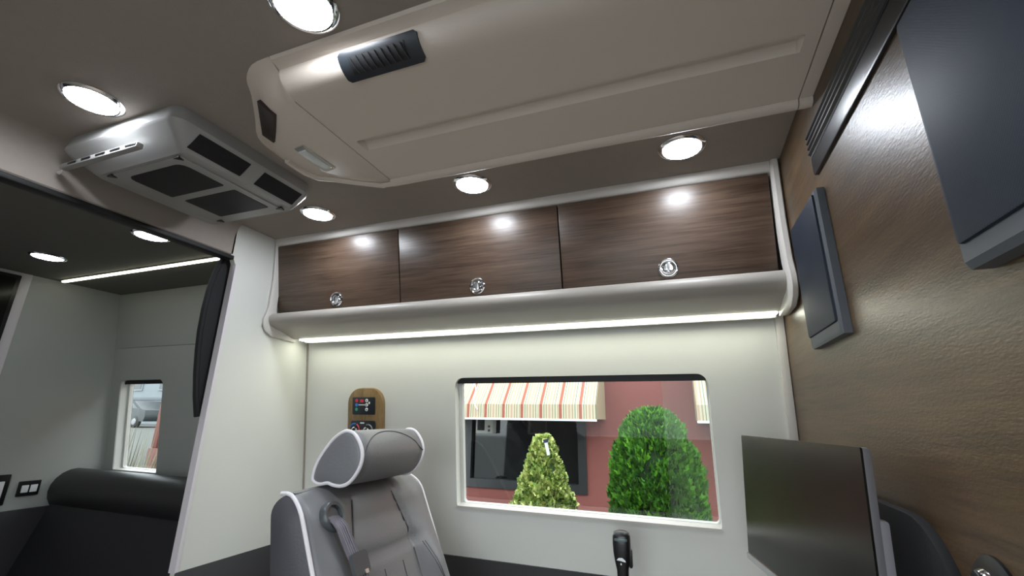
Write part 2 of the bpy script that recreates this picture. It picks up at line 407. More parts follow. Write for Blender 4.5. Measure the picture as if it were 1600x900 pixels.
# far compartment panel seam on the window wall
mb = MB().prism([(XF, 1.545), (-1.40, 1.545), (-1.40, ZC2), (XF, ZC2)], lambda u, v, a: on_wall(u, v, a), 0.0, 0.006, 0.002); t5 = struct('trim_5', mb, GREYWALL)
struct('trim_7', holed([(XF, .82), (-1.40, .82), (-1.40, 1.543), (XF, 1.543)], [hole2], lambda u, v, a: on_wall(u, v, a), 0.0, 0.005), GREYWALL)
mb = MB().prism([(XF, 0.0), (-1.40, 0.0), (-1.40, 0.82), (XF, 0.82)], lambda u, v, a: on_wall(u, v, a), 0.0, 0.004); struct('trim_6', mb, DARKLOW)

# windows
def make_window(name, x0, x1, z0, z1, split=None):
    fr = holed(rrect(x0, x1, z0, z1, (0.03, 0.03, 0.012, 0.012), 6), [rrect(x0 + .012, x1 - .004, z0 + .006, z1 - .006, (0.025, 0.025, 0.01, 0.01), 6)], wfn, 0.030, 0.046)
    w = build(name, fr, WALLM); w['kind'] = 'structure'
    tr = MB().prism(rrect(x0 + 0.004, x1 - 0.004, z1 - 0.020, z1 - 0.002, (0.016, 0.016, 0.0, 0.0), 5), wfn, 0.012, 0.034)
    build('blind_track', tr, RUBBER, w, label='black blind track under the window head')
    if split:
        build('pane', MB().prism([(x0 + .006, z0 + .003), (x1 - .002, z0 + .003), (x1 - .002, z1 - .01), (x0 + .006, z1 - .01)], wfn, 0.042, 0.0445), PANE, w)
        build('sliding_pane', MB().prism([(split, z0 + .003), (x1 - .002, z0 + .003), (x1 - .002, z1 - .01), (split, z1 - .01)], wfn, 0.036, 0.0385), PANEH, w)
    else:
        build('pane', MB().prism([(x0 + .006, z0 + .003), (x1 - .002, z0 + .003), (x1 - .002, z1 - .01), (x0 + .006, z1 - .01)], wfn, 0.042, 0.0445), PANE, w)
    sl = MB().prism([(x0 + .001, 0.0), (x1 - .001, 0.0), (x1 - .001, 0.005), (x0 + .001, 0.005)], lambda u, v, a: on_wall(u, z0 + v, -a), -0.004, 0.04)
    build('sill', sl, TRIMM, w)
    return w
make_window('window_1', WX0, WX1, WZ0, WZ1, -0.055)
make_window('window_2', FX0, FX1, FZ0, FZ1)

# ================================================================ CEILING DOWNLIGHTS
RB, RLN = 0.054, 0.043
_puck = {}
def puck(x, y, z, label):
    t = thing('downlight', label, 'downlight', (x, y, z), 'round ceiling downlights')
    if not _puck:
        b = build('bezel', MB().lathe([(RB, 0), (RB, 0.003), (RB - .003, .006), (RLN + .003, .0075), (RLN + .0005, .006), (RLN, .001)], (x, y, z), (0, 0, -1), 36, cap=False), CHROME, t)
        l = build('lens', MB().lathe([(RLN, 0.001), (RLN, 0.0062), (RLN * .9, .0074), (RLN * .6, .0084), (RLN * .1, .009)], (x, y, z), (0, 0, -1), 36), LENS, t)
        _puck['b'] = b; _puck['l'] = l
    else:
        for k in ('b', 'l'):
            c = _puck[k].copy()
            if k == 'l' and z == ZC2:                # the far lamps are dimmer
                c.data = c.data.copy(); c.data.materials[0] = LENS2
            COL.objects.link(c); c.parent = t
    return t
for px, py, z, lab in ((475, 8, ZC, 'largest downlight, in the ceiling above the overhead duct with the black louvre'),
                       (145, 155, ZC, 'bright downlight in the ceiling just before the roof air conditioner'),
                       (738, 287, ZC, 'downlight above the middle walnut cabinet door'),
                       (1065, 230, ZC, 'downlight above the walnut cabinet door nearest the wood wall'),
                       (497, 333, ZC, 'downlight above the walnut cabinet door nearest the partition'),
                       (237, 367, ZC2, 'far compartment downlight close to the black header edge'),
                       (75, 400, ZC2, 'far compartment downlight next to the television wall')):
    p = at_z(px, py, z); puck(p.x, p.y, z, lab)

# ================================================================ OVERHEAD DUCT BOX
ZB = 1.83
duct = thing('overhead_duct', 'large taupe moulded overhead air duct running along the ceiling to the wood wall', 'air duct', (-0.2, 0.70, ZC))
def duct_profile(groove):
    """(y,z) outline from the ceiling at the camera side, down and under, to the ceiling at the back"""
    p = [(0.462, ZC), (0.466, ZC - .005), (0.478, ZC - .007), (0.486, ZC - .010)]
    for t in range(0, 91, 15):
        a = math.radians(t); p.append((0.486 + 0.048 * (1 - math.cos(a)), ZC - 0.010 - 0.035 * math.sin(a)))
    p += [(0.545, ZB)]
    if groove: p += [(0.676, ZB), (0.679, ZB + .013), (0.700, ZB + .013), (0.714, ZB)]
    else: p += [(0.676, ZB), (0.679, ZB), (0.700, ZB), (0.714, ZB)]
    p += [(0.838, ZB)]
    for t in range(0, 181, 22):
        a = math.radians(t); p.append((0.852 - 0.013 * math.cos(a), ZB - 0.012 * math.sin(a)))
    p += [(0.868, ZB + .010), (0.885, ZC - .010), (0.90, ZC - .005), (0.905, ZC)]
    return p
def duct_run(x0, x1, gx0=None, gx1=None):
    xs = [x0, x1] if gx0 is None else [x0, gx0 - .006, gx0, gx1, gx1 + .006, x1]
    rings = []
    for x in xs:
        g = gx0 is not None and gx0 - .001 <= x <= gx1 + .001
        rings.append([Vector((x, y, z)) for y, z in duct_profile(g)])
    return MB().loft(rings)
XS = -0.652
build('main_cover', duct_run(XS, 0.2505, -0.62, 0.222), BOXM, duct, 30)
build('end_cover', duct_run(0.2525, XR - 0.0005), BOXM, duct, 30)
# chamfered left end cap, lofted from ceiling outline to bottom outline
top = [(XS - .002, .462), (-.70, .466), (-.742, .490), (-.774, .528), (-.830, .585), (-.885, .640), (-.900, .700), (-.890, .79), (-.745, .905), (-.69, .912), (XS - .002, .905)]
mid = [(XS - .002, .478), (-.695, .482), (-.728, .500), (-.757, .536), (-.812, .592), (-.862, .642), (-.880, .698), (-.868, .785), (-.737, .893), (-.69, .897), (XS - .002, .895)]
bot = [(XS - .002, .534), (-.680, .535), (-.696, .538), (-.712, .548), (-.765, .594), (-.812, .634), (-.832, .680), (-.820, .768), (-.700, .858), (-.680, .864), (XS - .002, .866)]
def open_smooth(P, k=3):
    out = []; n = len(P)
    for i in range(n - 1):
        a, b, c, d = (Vector(P[min(n - 1, max(0, i + j))]) for j in (-1, 0, 1, 2))
        for q in range(k):
            t = q / k
            r_ = .5 * ((2 * b) + (c - a) * t + (2 * a - 5 * b + 4 * c - d) * t * t + (3 * b - a - 3 * c + d) * t ** 3)
            out.append((min(r_.x, XS - .002), r_.y))
    return out + [P[-1]]
top, mid, bot = open_smooth(top), open_smooth(mid), open_smooth(bot)
lip = [(x + (0.012 if x < XS - .01 else 0), y + (0.008 if y < .6 else -.01)) for x, y in bot]
rings = [[Vector((x, y, ZC)) for x, y in top], [Vector((x, y, ZC - .007)) for x, y in mid],
         [Vector((a * .45 + c * .55, b * .45 + d * .55, ZC - .030)) for (a, b), (c, d) in zip(mid, bot)],
         [Vector((x, y, ZB)) for x, y in bot]]
capo = build('end_cap', MB().loft(rings), BOXM, duct, 60)
# raised lip round the chamfered end
build('lip_bead', MB().tube([Vector((x, y + (-.008 if y > .8 else .004), ZB - .001)) for x, y in bot[18:]], 0.0075, 8), BOXM, duct)
# brown side vent in the sloped end face
e = [(-.757, .5235), (-.862, .6215), (-.817, .626), (-.716, .5275)]
def slope_pt(a, b, t, off):
    p = Vector(a).lerp(Vector(b), t); return p + off
n_side = Vector((-.62, -.62, -.48)).normalized()
A0, A1 = Vector((-.757, .536, ZC - .008)), Vector((-.845, .626, ZC - .008))
B0, B1 = Vector((-.722, .552, ZB + .004)), Vector((-.800, .622, ZB + .004))
nn = (A1 - A0).cross(B0 - A0).normalized()
if nn.z > 0: nn = -nn
sv = MB().loft([[p + nn * d for p in (A0, A1, B1, B0)] for d in (-0.008, 0.0075)])
build('side_vent', sv, BROWNG, duct, label='dark brown vent grille on the sloping end of the duct')
# black louvre in the front face
vc0, vc1 = at_z(540, 106, 1.853), at_z(662, 70, 1.853)
xa, xb = -0.475, -0.325
xa = at_z(541, 105, 1.85).x; xb = at_z(662, 68, 1.85).x
def face_pt(x, t, off):
    """point on the curved front face, t 0 (upper) .. 1 (lower)"""
    a = math.radians(18 + 54 * t)
    p = Vector((x, 0.486 + 0.048 * (1 - math.cos(a)), ZC - .010 - .035 * math.sin(a)))
    n = Vector((0, -math.cos(a) * .7, -math.sin(a) - .2)).normalized()
    return p + n * off
def face_patch(x0, x1, t0, t1, d0, d1, n=8, r=0.0):
    rings = []
    for i in range(n + 1):
        t = t0 + (t1 - t0) * i / n
        k = r if i in (0, n) else 0
        rings.append([face_pt(x0 + k, t, d0), face_pt(x1 - k, t, d0), face_pt(x1 - k, t, d1), face_pt(x0 + k, t, d1)])
    return MB().loft(rings)
louv = build('louvre_frame', face_patch(xa, xb, -.12, 1.12, -.002, .004, 10, .005), mat('slate_black_plastic', (0.022, 0.026, 0.032), 0.35), duct, label='black rounded louvre frame')
build('louvre_opening', face_patch(xa + .020, xb - .026, .15, .85, .002, .0048), RUBBER, louv)
for k in range(9):
    x = xa + .024 + k * (xb - xa - .058) / 8
    fin = MB().loft([[face_pt(x + dx + .010 * (t - .2), t, d) for dx, d in ((0, .004), (.0014, .004), (.0022, .0070), (.0009, .0070))] for t in (.18, .35, .5, .65, .82)])
    build('louvre_fin', fin, mat('slate_fin', (0.03, 0.035, 0.042), 0.3), louv)
# small courtesy lamp in the bottom of the end cap
q = [at_z(*p, ZB) for p in ((460, 231), (474, 226), (525, 261), (511, 267))]
c = sum(q, Vector()) / 4
lampr = thing('courtesy_lamp', 'small unlit oblong courtesy lamp with clear lens under the duct end', 'lamp', (c.x, c.y, ZB))
ins = lambda k: [c + (p - c) * k for p in q]
build('lamp_frame', MB().loft([[p + Vector((0, 0, -d)) for p in ins(k)] for k, d in ((1, 0), (1, .003), (.93, .005))]), ALU, lampr)
build('lamp_lens', MB().loft([[c + (p - c) * k + Vector((0, 0, -d)) for p in q] for k, d in ((.80, .004), (.78, .008), (.6, .010))]), CLEARL, lampr)

# ================================================================ ROOF AIR CONDITIONER
ac = thing('roof_air_conditioner', 'pale grey roof air conditioner with dark mesh filters hanging under the ceiling', 'air conditioner', (-1.14, .67, ZC))
X0, X1, Y0, Y1 = -1.335, -.930, .487, .862
BX0, BX1, BY0, BY1 = -1.295, -.975, .548, .850
rings = [[Vector((x, y, ZC)) for x, y in rrect(X0 - .0, X1 - .006, Y0 + .006, Y1, .03)],
         [Vector((x, y, 1.842)) for x, y in rrect(X0, X1, Y0, Y1, .03)],
         [Vector((x, y, 1.835)) for x, y in rrect(X0 + .003, X1 - .003, Y0 + .004, Y1, .03)],
         [Vector((x, y, 1.805)) for x, y in rrect(BX0 - .006, BX1 + .006, BY0 - .008, BY1 + .004, .022)],
         [Vector((x, y, 1.800)) for x, y in rrect(BX0, BX1, BY0, BY1, .02)]]
build('body', MB().loft(rings), ACWHITE, ac, 30)
build('filter_cover', MB().box(-1.262, -1.000, .556, .842, 1.7965, 1.8005, .0015), ACWHITE, ac)
def quadprism(pts, d0, d1, nrm):
    return MB().loft([[Vector(p) + Vector(nrm) * d for p in pts] for d in (d0, d1)])
for quad in (((195, 278), (275, 257), (352, 289), (273, 307)), ((285, 314), (364, 298), (421, 323), (351, 337))):
    pts = [at_z(*p, 1.7965) for p in quad]
    x0 = min(p.x for p in pts) + .008; x1 = max(p.x for p in pts) - .004; y0 = min(p.y for p in pts); y1 = max(p.y for p in pts)
    build('filter_mesh', MB().prism(rrect(x0, x1, y0, y1, (.004, .004, .02, .02) if y0 < .62 else .004, 3), lambda u, v, a: Vector((u, v, a)), 1.799, 1.7955), ACGRILLE, ac)
# side outlets on the sloping face towards the duct
sl0, sl1 = Vector((X1 - .003, 0, 1.835)), Vector((BX1 + .006, 0, 1.805))
sn = Vector((.03, 0, -.037)).normalized()
for ya, yb in ((.545, .672), (.712, .832)):
    def sp(y, t, d): return Vector((sl0.x + (sl1.x - sl0.x) * t, y, sl0.z + (sl1.z - sl0.z) * t)) + sn * d
    build('side_outlet', MB().loft([[sp(y, t, d) for y, t in ((ya, .06), (yb, .06), (yb, .94), (ya, .94))] for d in (-.002, .002)]), BLACKM, ac, label='dark side outlet')
# front slotted louvre
lb = build('front_louvre', MB().box(-1.335, -1.055, .497, .512, 1.799, 1.812, .003), ACWHITE, ac)
for k in range(5):
    x = -1.30 + k * .052
    build('slot', MB().box(x, x + .034, .4955, .4985, 1.803, 1.808, .0006), BLACK, lb)
for px, py in ((175, 275), (279, 247), (438, 326), (345, 345)):
    p = at_z(px, py, 1.7965)
    build('clip', MB().loft([[Vector((p.x + dx, p.y + dy, z)) for dx, dy in ((-.012, -.004), (.010, -.006), (.004, .009))] for z in (1.798, 1.7945)]), BLACK, ac)
build('corner_catch', MB().tube([(-1.33, .505, 1.806), (-1.352, .512, 1.803), (-1.366, .512, 1.802)], [.004, .003, .004], 8), WHITEP, ac)

# ================================================================ OVERHEAD CABINET
cab = thing('overhead_cabinet', 'overhead cabinet with three walnut flap doors above the window', 'cabinet', (-.55, 1.28, 1.51))
build('carcass', MB().prism([(1.208, 1.60), (wy(1.55) - .004, 1.56), (wy(1.86) - .004, ZC - .001), (1.160, ZC - .001)], lambda u, v, a: Vector((a, u, v)), XL + .002, XR - .002), BLACKM, cab)
def along_x(pts, x0, x1): return MB().prism(pts, lambda u, v, a: Vector((a, u, v)), x0, x1)
rail = [(1.172, 1.848), (1.148, 1.8485), (1.142, 1.851), (1.138, 1.857), (1.136, 1.866), (1.135, ZC - .0005), (1.183, ZC - .0005), (1.183, 1.848)]
build('top_rail', along_x(rail, XL + .001, XR - .022), TRIMM, cab, 60)
val = [(1.200, 1.603), (1.182, 1.602), (1.164, 1.597), (1.154, 1.585), (1.154, 1.574), (1.159, 1.562), (1.170, 1.553), (1.190, 1.5465), (1.22, 1.540), (1.277, 1.5225), (1.278, 1.532), (1.21, 1.562), (1.20, 1.603)]
build('valance', along_x(val, XL + .012, XR - .022), mat('taupe_valance_vinyl', (0.34, 0.312, 0.275), 0.45, bump=(500, 0.1)), cab, 60)
build('underside', along_x([(1.282, 1.5315), (wy(1.53) - .002, 1.5315), (wy(1.53) - .002, 1.56), (1.282, 1.56)], XL + .002, XR - .002), WALLM, cab)
dz0, dz1 = 1.6065, 1.846
edges = [XL + .008, -.836, -.293, .250]
latch_x = (-1.092, -.558, -.005)
def door_y(z): return 1.192 - (z - dz0) / (dz1 - dz0) * .049
def latch(door, x, z):
    y = door_y(z)
    ax = (0, -1, -.204)
    build('latch_bezel', MB().lathe([(.0255, -.001), (.0255, .003), (.0235, .0055), (.0215, .004), (.021, .001)], (x, y, z), ax, 28, cap=False), CHROME, door)
    build('latch_dish', MB().lathe([(.0212, -.001), (.0212, .0015), (.0150, .0012), (.0149, .0055), (.0125, .007), (.0115, .004), (.004, .003)], (x, y, z), ax, 28), CHROME, door)
    ring = [Vector((x + .0172 * math.cos(t), y - .0045 - (.003 if math.sin(t) < 0 else 0), z - .001 + .0172 * math.sin(t))) for t in [2 * math.pi * i / 24 for i in range(24)]]
    build('latch_pull_ring', MB().tube(ring, .0022, 6, True), CHROME, door)
    build('latch_bar', MB().box(x - .003, x + .003, y - .006, y - .001, z - .013, z + .013, .001), SILVER, door)
for i in range(3):
    x0, x1 = edges[i] + .002, edges[i + 1] - .002
    dm = MB().box(x0, x1, 0, .014, 0, dz1 - dz0, .0012)
    for v in dm.v: v.y += door_y(dz0 + v.z); v.z += dz0
    d = build('door', dm, DOORWOOD, cab)
    latch(d, latch_x[i], 1.636)
# end trims following the cabinet outline
def trim_profile(o):
    p = [(1.144 - o, ZC - .0005), (1.152 - o, 1.80), (1.160 - o, 1.72), (1.160 - o, 1.62), (1.154 - o, 1.595), (1.148 - o, 1.575), (1.150 - o, 1.555 - o * .4), (1.160 - o * .8, 1.540 - o * .7), (1.180, 1.527 - o), (1.22, 1.522 - o * .8), (1.29, 1.512)]
    return p
def trim_mesh(x0, x1, o):
    po = trim_profile(o); inn = [(y + .02, z) for y, z in trim_profile(0)[:5]] + [(1.19, 1.585), (1.195, 1.57), (1.20, 1.56), (1.21, 1.555), (1.23, 1.55), (1.29, 1.545)]
    xs = [(x0, .0), (x0 + (x1 - x0) * .25, 1), (x0 + (x1 - x0) * .75, 1), (x1, .0)]
    rings = []
    for x, k in xs:
        oo = trim_profile(o if k else o * .45)
        rings.append([Vector((x, y, z)) for y, z in oo] + [Vector((x, y, z)) for y, z in inn[::-1]])
    return MB().loft(rings)
build('end_trim', trim_mesh(XL + .0005, XL + .0125, .010), TRIMM, cab, 50)
build('end_trim', trim_mesh(XR - .0215, XR - .0005, .016), TRIMM, cab, 50)
# strip light under the cabinet
st = thing('strip_light', 'long warm white strip light under the overhead walnut cabinet', 'strip light', (-.55, 1.305, 1.53), 'strip lights')
ch = MB().box(XL + .035, XR - .024, 1.2785, 1.316, 1.5222, 1.5305, .001)
ch.box(XL + .035, XR - .024, 1.3125, 1.316, 1.5125, 1.528, .0008)
build('channel', ch, ALU, st)
build('diffuser', MB().box(XL + .037, XR - .026, 1.280, 1.3115, 1.5178, 1.5225, .0015, 3), STRIPM, st)
# second strip in the far compartment
s2 = thing('strip_light', 'shorter warm white strip light on the far compartment ceiling beside the partition', 'strip light', (-2.0, 1.07, ZC2), 'strip lights')
build('channel', MB().box(XF + .04, -1.43, 1.062, 1.080, ZC2 - .005, ZC2, .001), ALU, s2)
build('diffuser', MB().box(XF + .042, -1.432, 1.0645, 1.0775, ZC2 - .011, ZC2 - .004, .002), STRIPM2, s2)

# ================================================================ WOOD WALL FITTINGS
# long black air vent
av = thing('wall_air_vent', 'long black louvred air vent high on the wood wall', 'air vent', (XR, .62, 1.735))
def on_right(pts, x0, x1, bev=0): return MB().prism(pts, lambda u, v, a: Vector((a, u, v)), x0, x1, bev)
VY0, VY1, VZ0, VZ1 = .15, .898, 1.696, 1.782
build('vent_plate', on_right(rrect(VY0, VY1, VZ0, VZ1, .006, 3), XR, XR - .006, .002), BLACK, av)
build('recess', on_right(rrect(VY0 + .01, VY1 - .006, 1.730, 1.779, .003, 2), XR - .004, XR - .0065), BLACKM, av)
for k in range(4):
    z = 1.7345 + k * .0115
    build('slat', MB().loft([[Vector((XR - d, y, z + dz)) for d, dz in ((.005, 0), (.005, .0035), (.0105, .0075), (.0105, .004))] for y in (VY0 + .012, VY1 - .006)]), BLACK, av)
# two flat wall loudspeakers
def speaker(label, y0, y1, z0, z1, th):
    t = thing('wall_speaker', label, 'speaker', (XR, (y0 + y1) / 2, z0))
    # case tapers a little towards the front, with a deeper sloped chin
    b = [(y0, z0), (y1, z0), (y1, z1), (y0, z1)]
    f = [(y0 + .004, z0 + .006), (y1 - .004, z0 + .006), (y1 - .004, z1 - .003), (y0 + .004, z1 - .003)]
    build('case', MB().loft([[Vector((XR, y, z)) for y, z in b], [Vector((XR - th * .75, y, z)) for y, z in b], [Vector((XR - th, y, z)) for y, z in f]]), SPKBODY, t)
    build('grille', on_right(rrect(y0 + .008, y1 - .008, z0 + .022, z1 - .008, .004, 2), XR - th + .001, XR - th - .004, .002), SPKCLOTH, t)
    return t
speaker('slim charcoal wall speaker beside the overhead cabinet end', .878, 1.072, 1.394, 1.663, .016)
speaker('charcoal wall speaker closest to the viewer, cut by the frame edge', .24, .508, 1.386, 1.668, .022)
# chrome and black socket
so = thing('wall_socket', 'round black socket with a chrome rim low on the wood wall', 'socket', (XR, .622, 1.09))
sc = (XR, .632, 1.090)
build('flange', MB().lathe([(.036, 0), (.036, .003), (.031, .008), (.024, .010), (.022, .006)], sc, (-1, 0, 0), 32, cap=False), SOCKETM, so)
build('chrome_rim', MB().lathe([(.0235, .002), (.0235, .011), (.021, .015), (.0165, .013), (.016, .004)], sc, (-1, 0, 0), 32, cap=False), CHROME, so)
build('cup', MB().lathe([(.0165, .002), (.0165, .006), (.010, .0065), (.002, .005)], sc, (-1, 0, 0), 24), BLACK, so)

# ================================================================ MONITOR
TL, TR = Vector((.124, 1.229, 1.221)), Vector((.218, .756, 1.213))
mo = thing('monitor', 'black flat screen monitor with silver lower edge on a wall arm', 'monitor', ((TL.x + TR.x) / 2, (TL.y + TR.y) / 2, .965))
U = Vector((TR.x - TL.x, TR.y - TL.y, 0)); MW = U.length; U.normalize()
Nf = Vector((U.y, -U.x, 0)).normalized()
if Nf.x > 0: Nf = -Nf
V = (Vector((0, 0, -1)) + Nf * .06).normalized(); Nm = U.cross(V).normalized()
if Nm.x > 0: Nm = -Nm
MO = Vector((TL.x, TL.y, 1.219)); MH = .247
def mp_(u, v, d): return MO + U * u + V * v - Nm * d
build('screen', MB().loft([[mp_(u, v, d) for u, v in rrect(0, MW, 0, MH, .003, 2)] for d in (0, .003)]), SCREEN, mo)
build('back_shell', MB().loft([[mp_(u, v, d) for u, v in rrect(.0 + i, MW - i * .2, i * .5, MH - i, .003, 2)] for d, i in ((.003, 0), (.010, 0), (.0135, .006))]), GREYMET, mo)
build('rear_housing', MB().loft([[mp_(u, v, d) for u, v in rrect(.03 + i, MW - .001 - i * .3, .088 + i * .5, MH - .004, .003, 2)] for d, i in ((.009, 0), (.020, 0), (.024, .004))]), mat('light_grey_metal_paint', (0.36, 0.35, 0.38), 0.35, 0.4), mo, label='pale grey stepped rear housing')
build('lower_bezel', MB().loft([[mp_(u, v, d) for u, v in ((0, MH), (MW, MH), (MW, MH + .012), (0, MH + .012))] for d in (-.003, .012)]), SILVER, mo, label='silver lower bezel')
mh = thing('monitor_mount', 'dark rounded wall box holding the monitor arm on the wood wall', 'mount', (XR, .80, .86))
build('mount_box', on_right(rrect(.690, 1.02, .80, 1.138, (.05, .10, .05, .05), 8), XR, XR - .012, .004), BLACKM, mh)
build('arm', MB().tube([(XR - .010, .93, 1.06), (.24, .93, 1.06), (.2115, .93, 1.06)], .018, 14), BLACK, mh)

# ================================================================ CONTROL PANEL BY THE SEAT
cp = thing('control_panel', 'arched wooden plaque with two dark control panels on the cream wall', 'control panel', tuple(on_wall(-1.08, 1.09)))
wfi = lambda u, v, a: on_wall(u, v, a)
build('plaque', MB().prism(rrect(-1.158, -1.004, 1.075, 1.348, (.055, .055, .02, .02), 8), wfi, 0.0, .014, .003), PLAQUEW, cp)
up = build('climate_display', MB().prism(rrect(-1.134, -1.036, 1.256, 1.317, .004, 3), wfi, .013, .018, .001), mat('blue_black_plastic', (0.012, 0.016, 0.022), 0.3), cp)
def dot(parent, name, m, x, z, r, o=.018, h=.0015): build(name, MB().lathe([(r, 0), (r, h), (r * .8, h * 1.3)], on_wall(x, z, o), NIN, 14), m, parent)
for m, z in ((REDI, 1.305), (BLUEI, 1.290), (GREENI, 1.274)): dot(up, 'button', m, -1.114, z, .006)
for z in (1.305, 1.290, 1.274): dot(up, 'white_button', WHITEP, -1.070, z, .006); dot(up, 'button_centre', GREYMET, -1.070, z, .003, .0195, .001)
build('red_legend', MB().prism([(-1.099, 1.299), (-1.084, 1.299), (-1.084, 1.309), (-1.099, 1.309)], wfi, .0175, .019), REDI, up)
build('white_line', MB().prism([(-1.106, 1.2885), (-1.078, 1.2885), (-1.078, 1.2915), (-1.106, 1.2915)], wfi, .0175, .019), WHITEP, up)
build('white_mark', MB().prism(rrect(-1.062, -1.056, 1.293, 1.301, .002, 2), wfi, .0175, .019), WHITEP, up)
lo = build('heater_control', MB().prism(rrect(-1.140, -1.034, 1.165, 1.235, .008, 3), wfi, .013, .018, .001), MATS['blue_black_plastic'], cp)
def arc(parent, name, m, x, z, r, t0, t1):
    pts = [on_wall(x + r * math.cos(math.radians(t0 + (t1 - t0) * i / 8)), z + r * math.sin(math.radians(t0 + (t1 - t0) * i / 8)), .019) for i in range(9)]
    build(name, MB().ribbon(pts, NIN.cross(pts[4] - on_wall(x, z, .019)).cross(NIN), .005, .0015), m, parent) if False else build(name, MB().tube(pts, .0026, 6), m, parent)
for x in (-1.122, -1.070):
    dot(lo, 'knob', CHROME, x, 1.203, .011, .018, .004); dot(lo, 'knob_cap', BLACK, x, 1.203, .007, .0225, .002)
arc(lo, 'cold_arc', BLUEI, -1.122, 1.203, .021, 75, 150); arc(lo, 'warm_arc', REDI, -1.122, 1.203, .021, -10, 65)
arc(lo, 'fan_arc', GREYMET, -1.064, 1.203, .019, 0, 110)
build('white_legend', MB().prism(rrect(-1.097, -1.080, 1.2245, 1.2295, .001, 2), wfi, .0175, .019), WHITEP, lo)

# ================================================================ CAPTAIN'S SEAT
YS, HW = 1.005, .225
se = thing('captains_seat', 'grey leather captain seat with white piping and pillow headrest', 'seat', (-.45, YS, 0.0))
def xf(z): return -.737 + (1.07 - z) * .46
def xb(z): return -.836 + (1.07 - z) * .20
def seam_y(z): return .072 + max(0, min(1, (1.075 - z) / .11)) * .036
ZF = .952
def front_bump(y, z):
    ay = abs(y); g = seam_y(z); d = 0.0
    if ay < g: d += .010 * (1 - (ay / g) ** 2) * (1 - max(0, (z - 1.05) / .04))
    d -= .006 * math.exp(-((ay - g) / .006) ** 2)
    d -= .013 * math.exp(-((z - ZF - .03 * (y / .1) * 0) / .007) ** 2) * (1 if ay < g else math.exp(-((ay - g) / .02) ** 2))
    if ay > g: d += .014 * math.sin(math.pi * min(1, (ay - g) / (HW - g))) * (1 + .9 * max(0, min(1, (1.0 - z) / .1)))
    if z < ZF and ay > g: d += .012 * math.exp(-((ay - .15) / .04) ** 2) * min(1, (ZF - z) / .06)
    return d
rings = []
zs = [.42 + i * (1.03 - .42) / 52 for i in range(53)] + [1.04, 1.05, 1.058, 1.066, 1.073, 1.079, 1.0835, 1.087, 1.089]
for z in zs:
    t = max(0, (z - 1.045) / .044); ins = .046 * (1 - math.sqrt(max(0, 1 - t * t)))
    zz = z + 0.0
    a, b = xf(z) - ins * .9, xb(z) + ins * 1.0
    w = HW - ins * .35
    ring = []
    n = 56
    for i in range(n + 1):                      # front, from near side to far side
        y = -w + 2 * w * i / n
        edge = max(0, (abs(y) - (w - .018)) / .018)
        ring.append(Vector((a + front_bump(y, z) * (1 - t) - .014 * (1 - math.sqrt(max(0, 1 - edge * edge))), YS + y, zz + .012 * math.exp(-(y / .13) ** 2) * t)))
    for i in range(1, 8):
        u = i / 8; ring.append(Vector((a - .014 + (b + .014 - a + .014) * u, YS + w + .010 * math.sin(math.pi * u) * (1 - t), zz)))
    for i in range(13):
        y = w - 2 * w * i / 12
        edge = max(0, (abs(y) - (w - .03)) / .03)
        ring.append(Vector((b + .014 * edge * edge, YS + y, zz + .012 * math.exp(-(y / .13) ** 2) * t)))
    for i in range(1, 8):
        u = i / 8; ring.append(Vector((b + .014 + (a - .014 - b - .014) * u, YS - w - .010 * math.sin(math.pi * u) * (1 - t), zz)))
    rings.append(ring)
NR = len(rings[0])
def shell(jsel, caps):
    mb_ = MB(); fs = []
    for i in range(len(rings) - 1):
        for j in jsel:
            k = (j + 1) % NR; fs.append((i * NR + j, i * NR + k, (i + 1) * NR + k, (i + 1) * NR + j))
    if caps: fs.append(tuple(range(NR))[::-1]); fs.append(tuple((len(rings) - 1) * NR + j for j in range(NR)))
    used = sorted({q for f in fs for q in f}); mp_i = {q: n_ for n_, q in enumerate(used)}
    flat = [p for r in rings for p in r]
    return mb_.add([flat[q] for q in used], [tuple(mp_i[q] for q in f) for f in fs])
back = build('backrest', shell(list(range(0, 56)) + list(range(64, 76)), True), LEATHER, se, 80)
for jr in (range(76, 84), range(56, 64)): build('side_panel', shell(jr, False), LEATHER_SHADED, back, 80, label='grey leather side of the backrest with shade put into its colour')
def edge_pt(z, s):
    t = max(0, (z - 1.045) / .044); ins = .046 * (1 - math.sqrt(max(0, 1 - t * t)))
    return Vector((xf(z) - ins * .9 - .006, YS + s * (HW - ins * .35 + .001), z + .001))
for s in (-1, 1):
    path = [edge_pt(.42 + i * .02, s) for i in range(31)] + [edge_pt(z, s) for z in (1.034, 1.046, 1.056, 1.064, 1.071, 1.078, 1.083, 1.087)]
    q = path[-1]
    path += [q + Vector((-.012, 0, .003)), q + Vector((-.028, 0, .002))]
    build('piping', MB().tube(path, .0042, 8), PIPING, back, label='white piping along the backrest side')
    sm = [Vector((xf(z) + front_bump(seam_y(z), z) + .0042, YS + s * seam_y(z), z)) for z in [.50 + i * .0225 for i in range(26)]]
    build('seam', MB().tube(sm, .0016, 6), STITCH, back)
    st_ = [Vector((xf(z) + front_bump(s * .03, z) + .0004, YS + s * .036, z)) for z in [.50 + i * .02 for i in range(22)]]
    build('stitch_line', MB().tube(st_, .0009, 5), STITCH, back)
    for dy in (0, .008):
        b2 = [Vector((xf(z) + front_bump(seam_y(z) + .03 + dy + (ZF - z) * .25, z) + .0006, YS + s * (seam_y(z) + .012 + dy + (ZF - z) * .25), z)) for z in [ZF - .01 - i * .02 for i in range(16)]]
        build('bolster_stitching', MB().tube(b2, .0010, 5), STITCH, back)
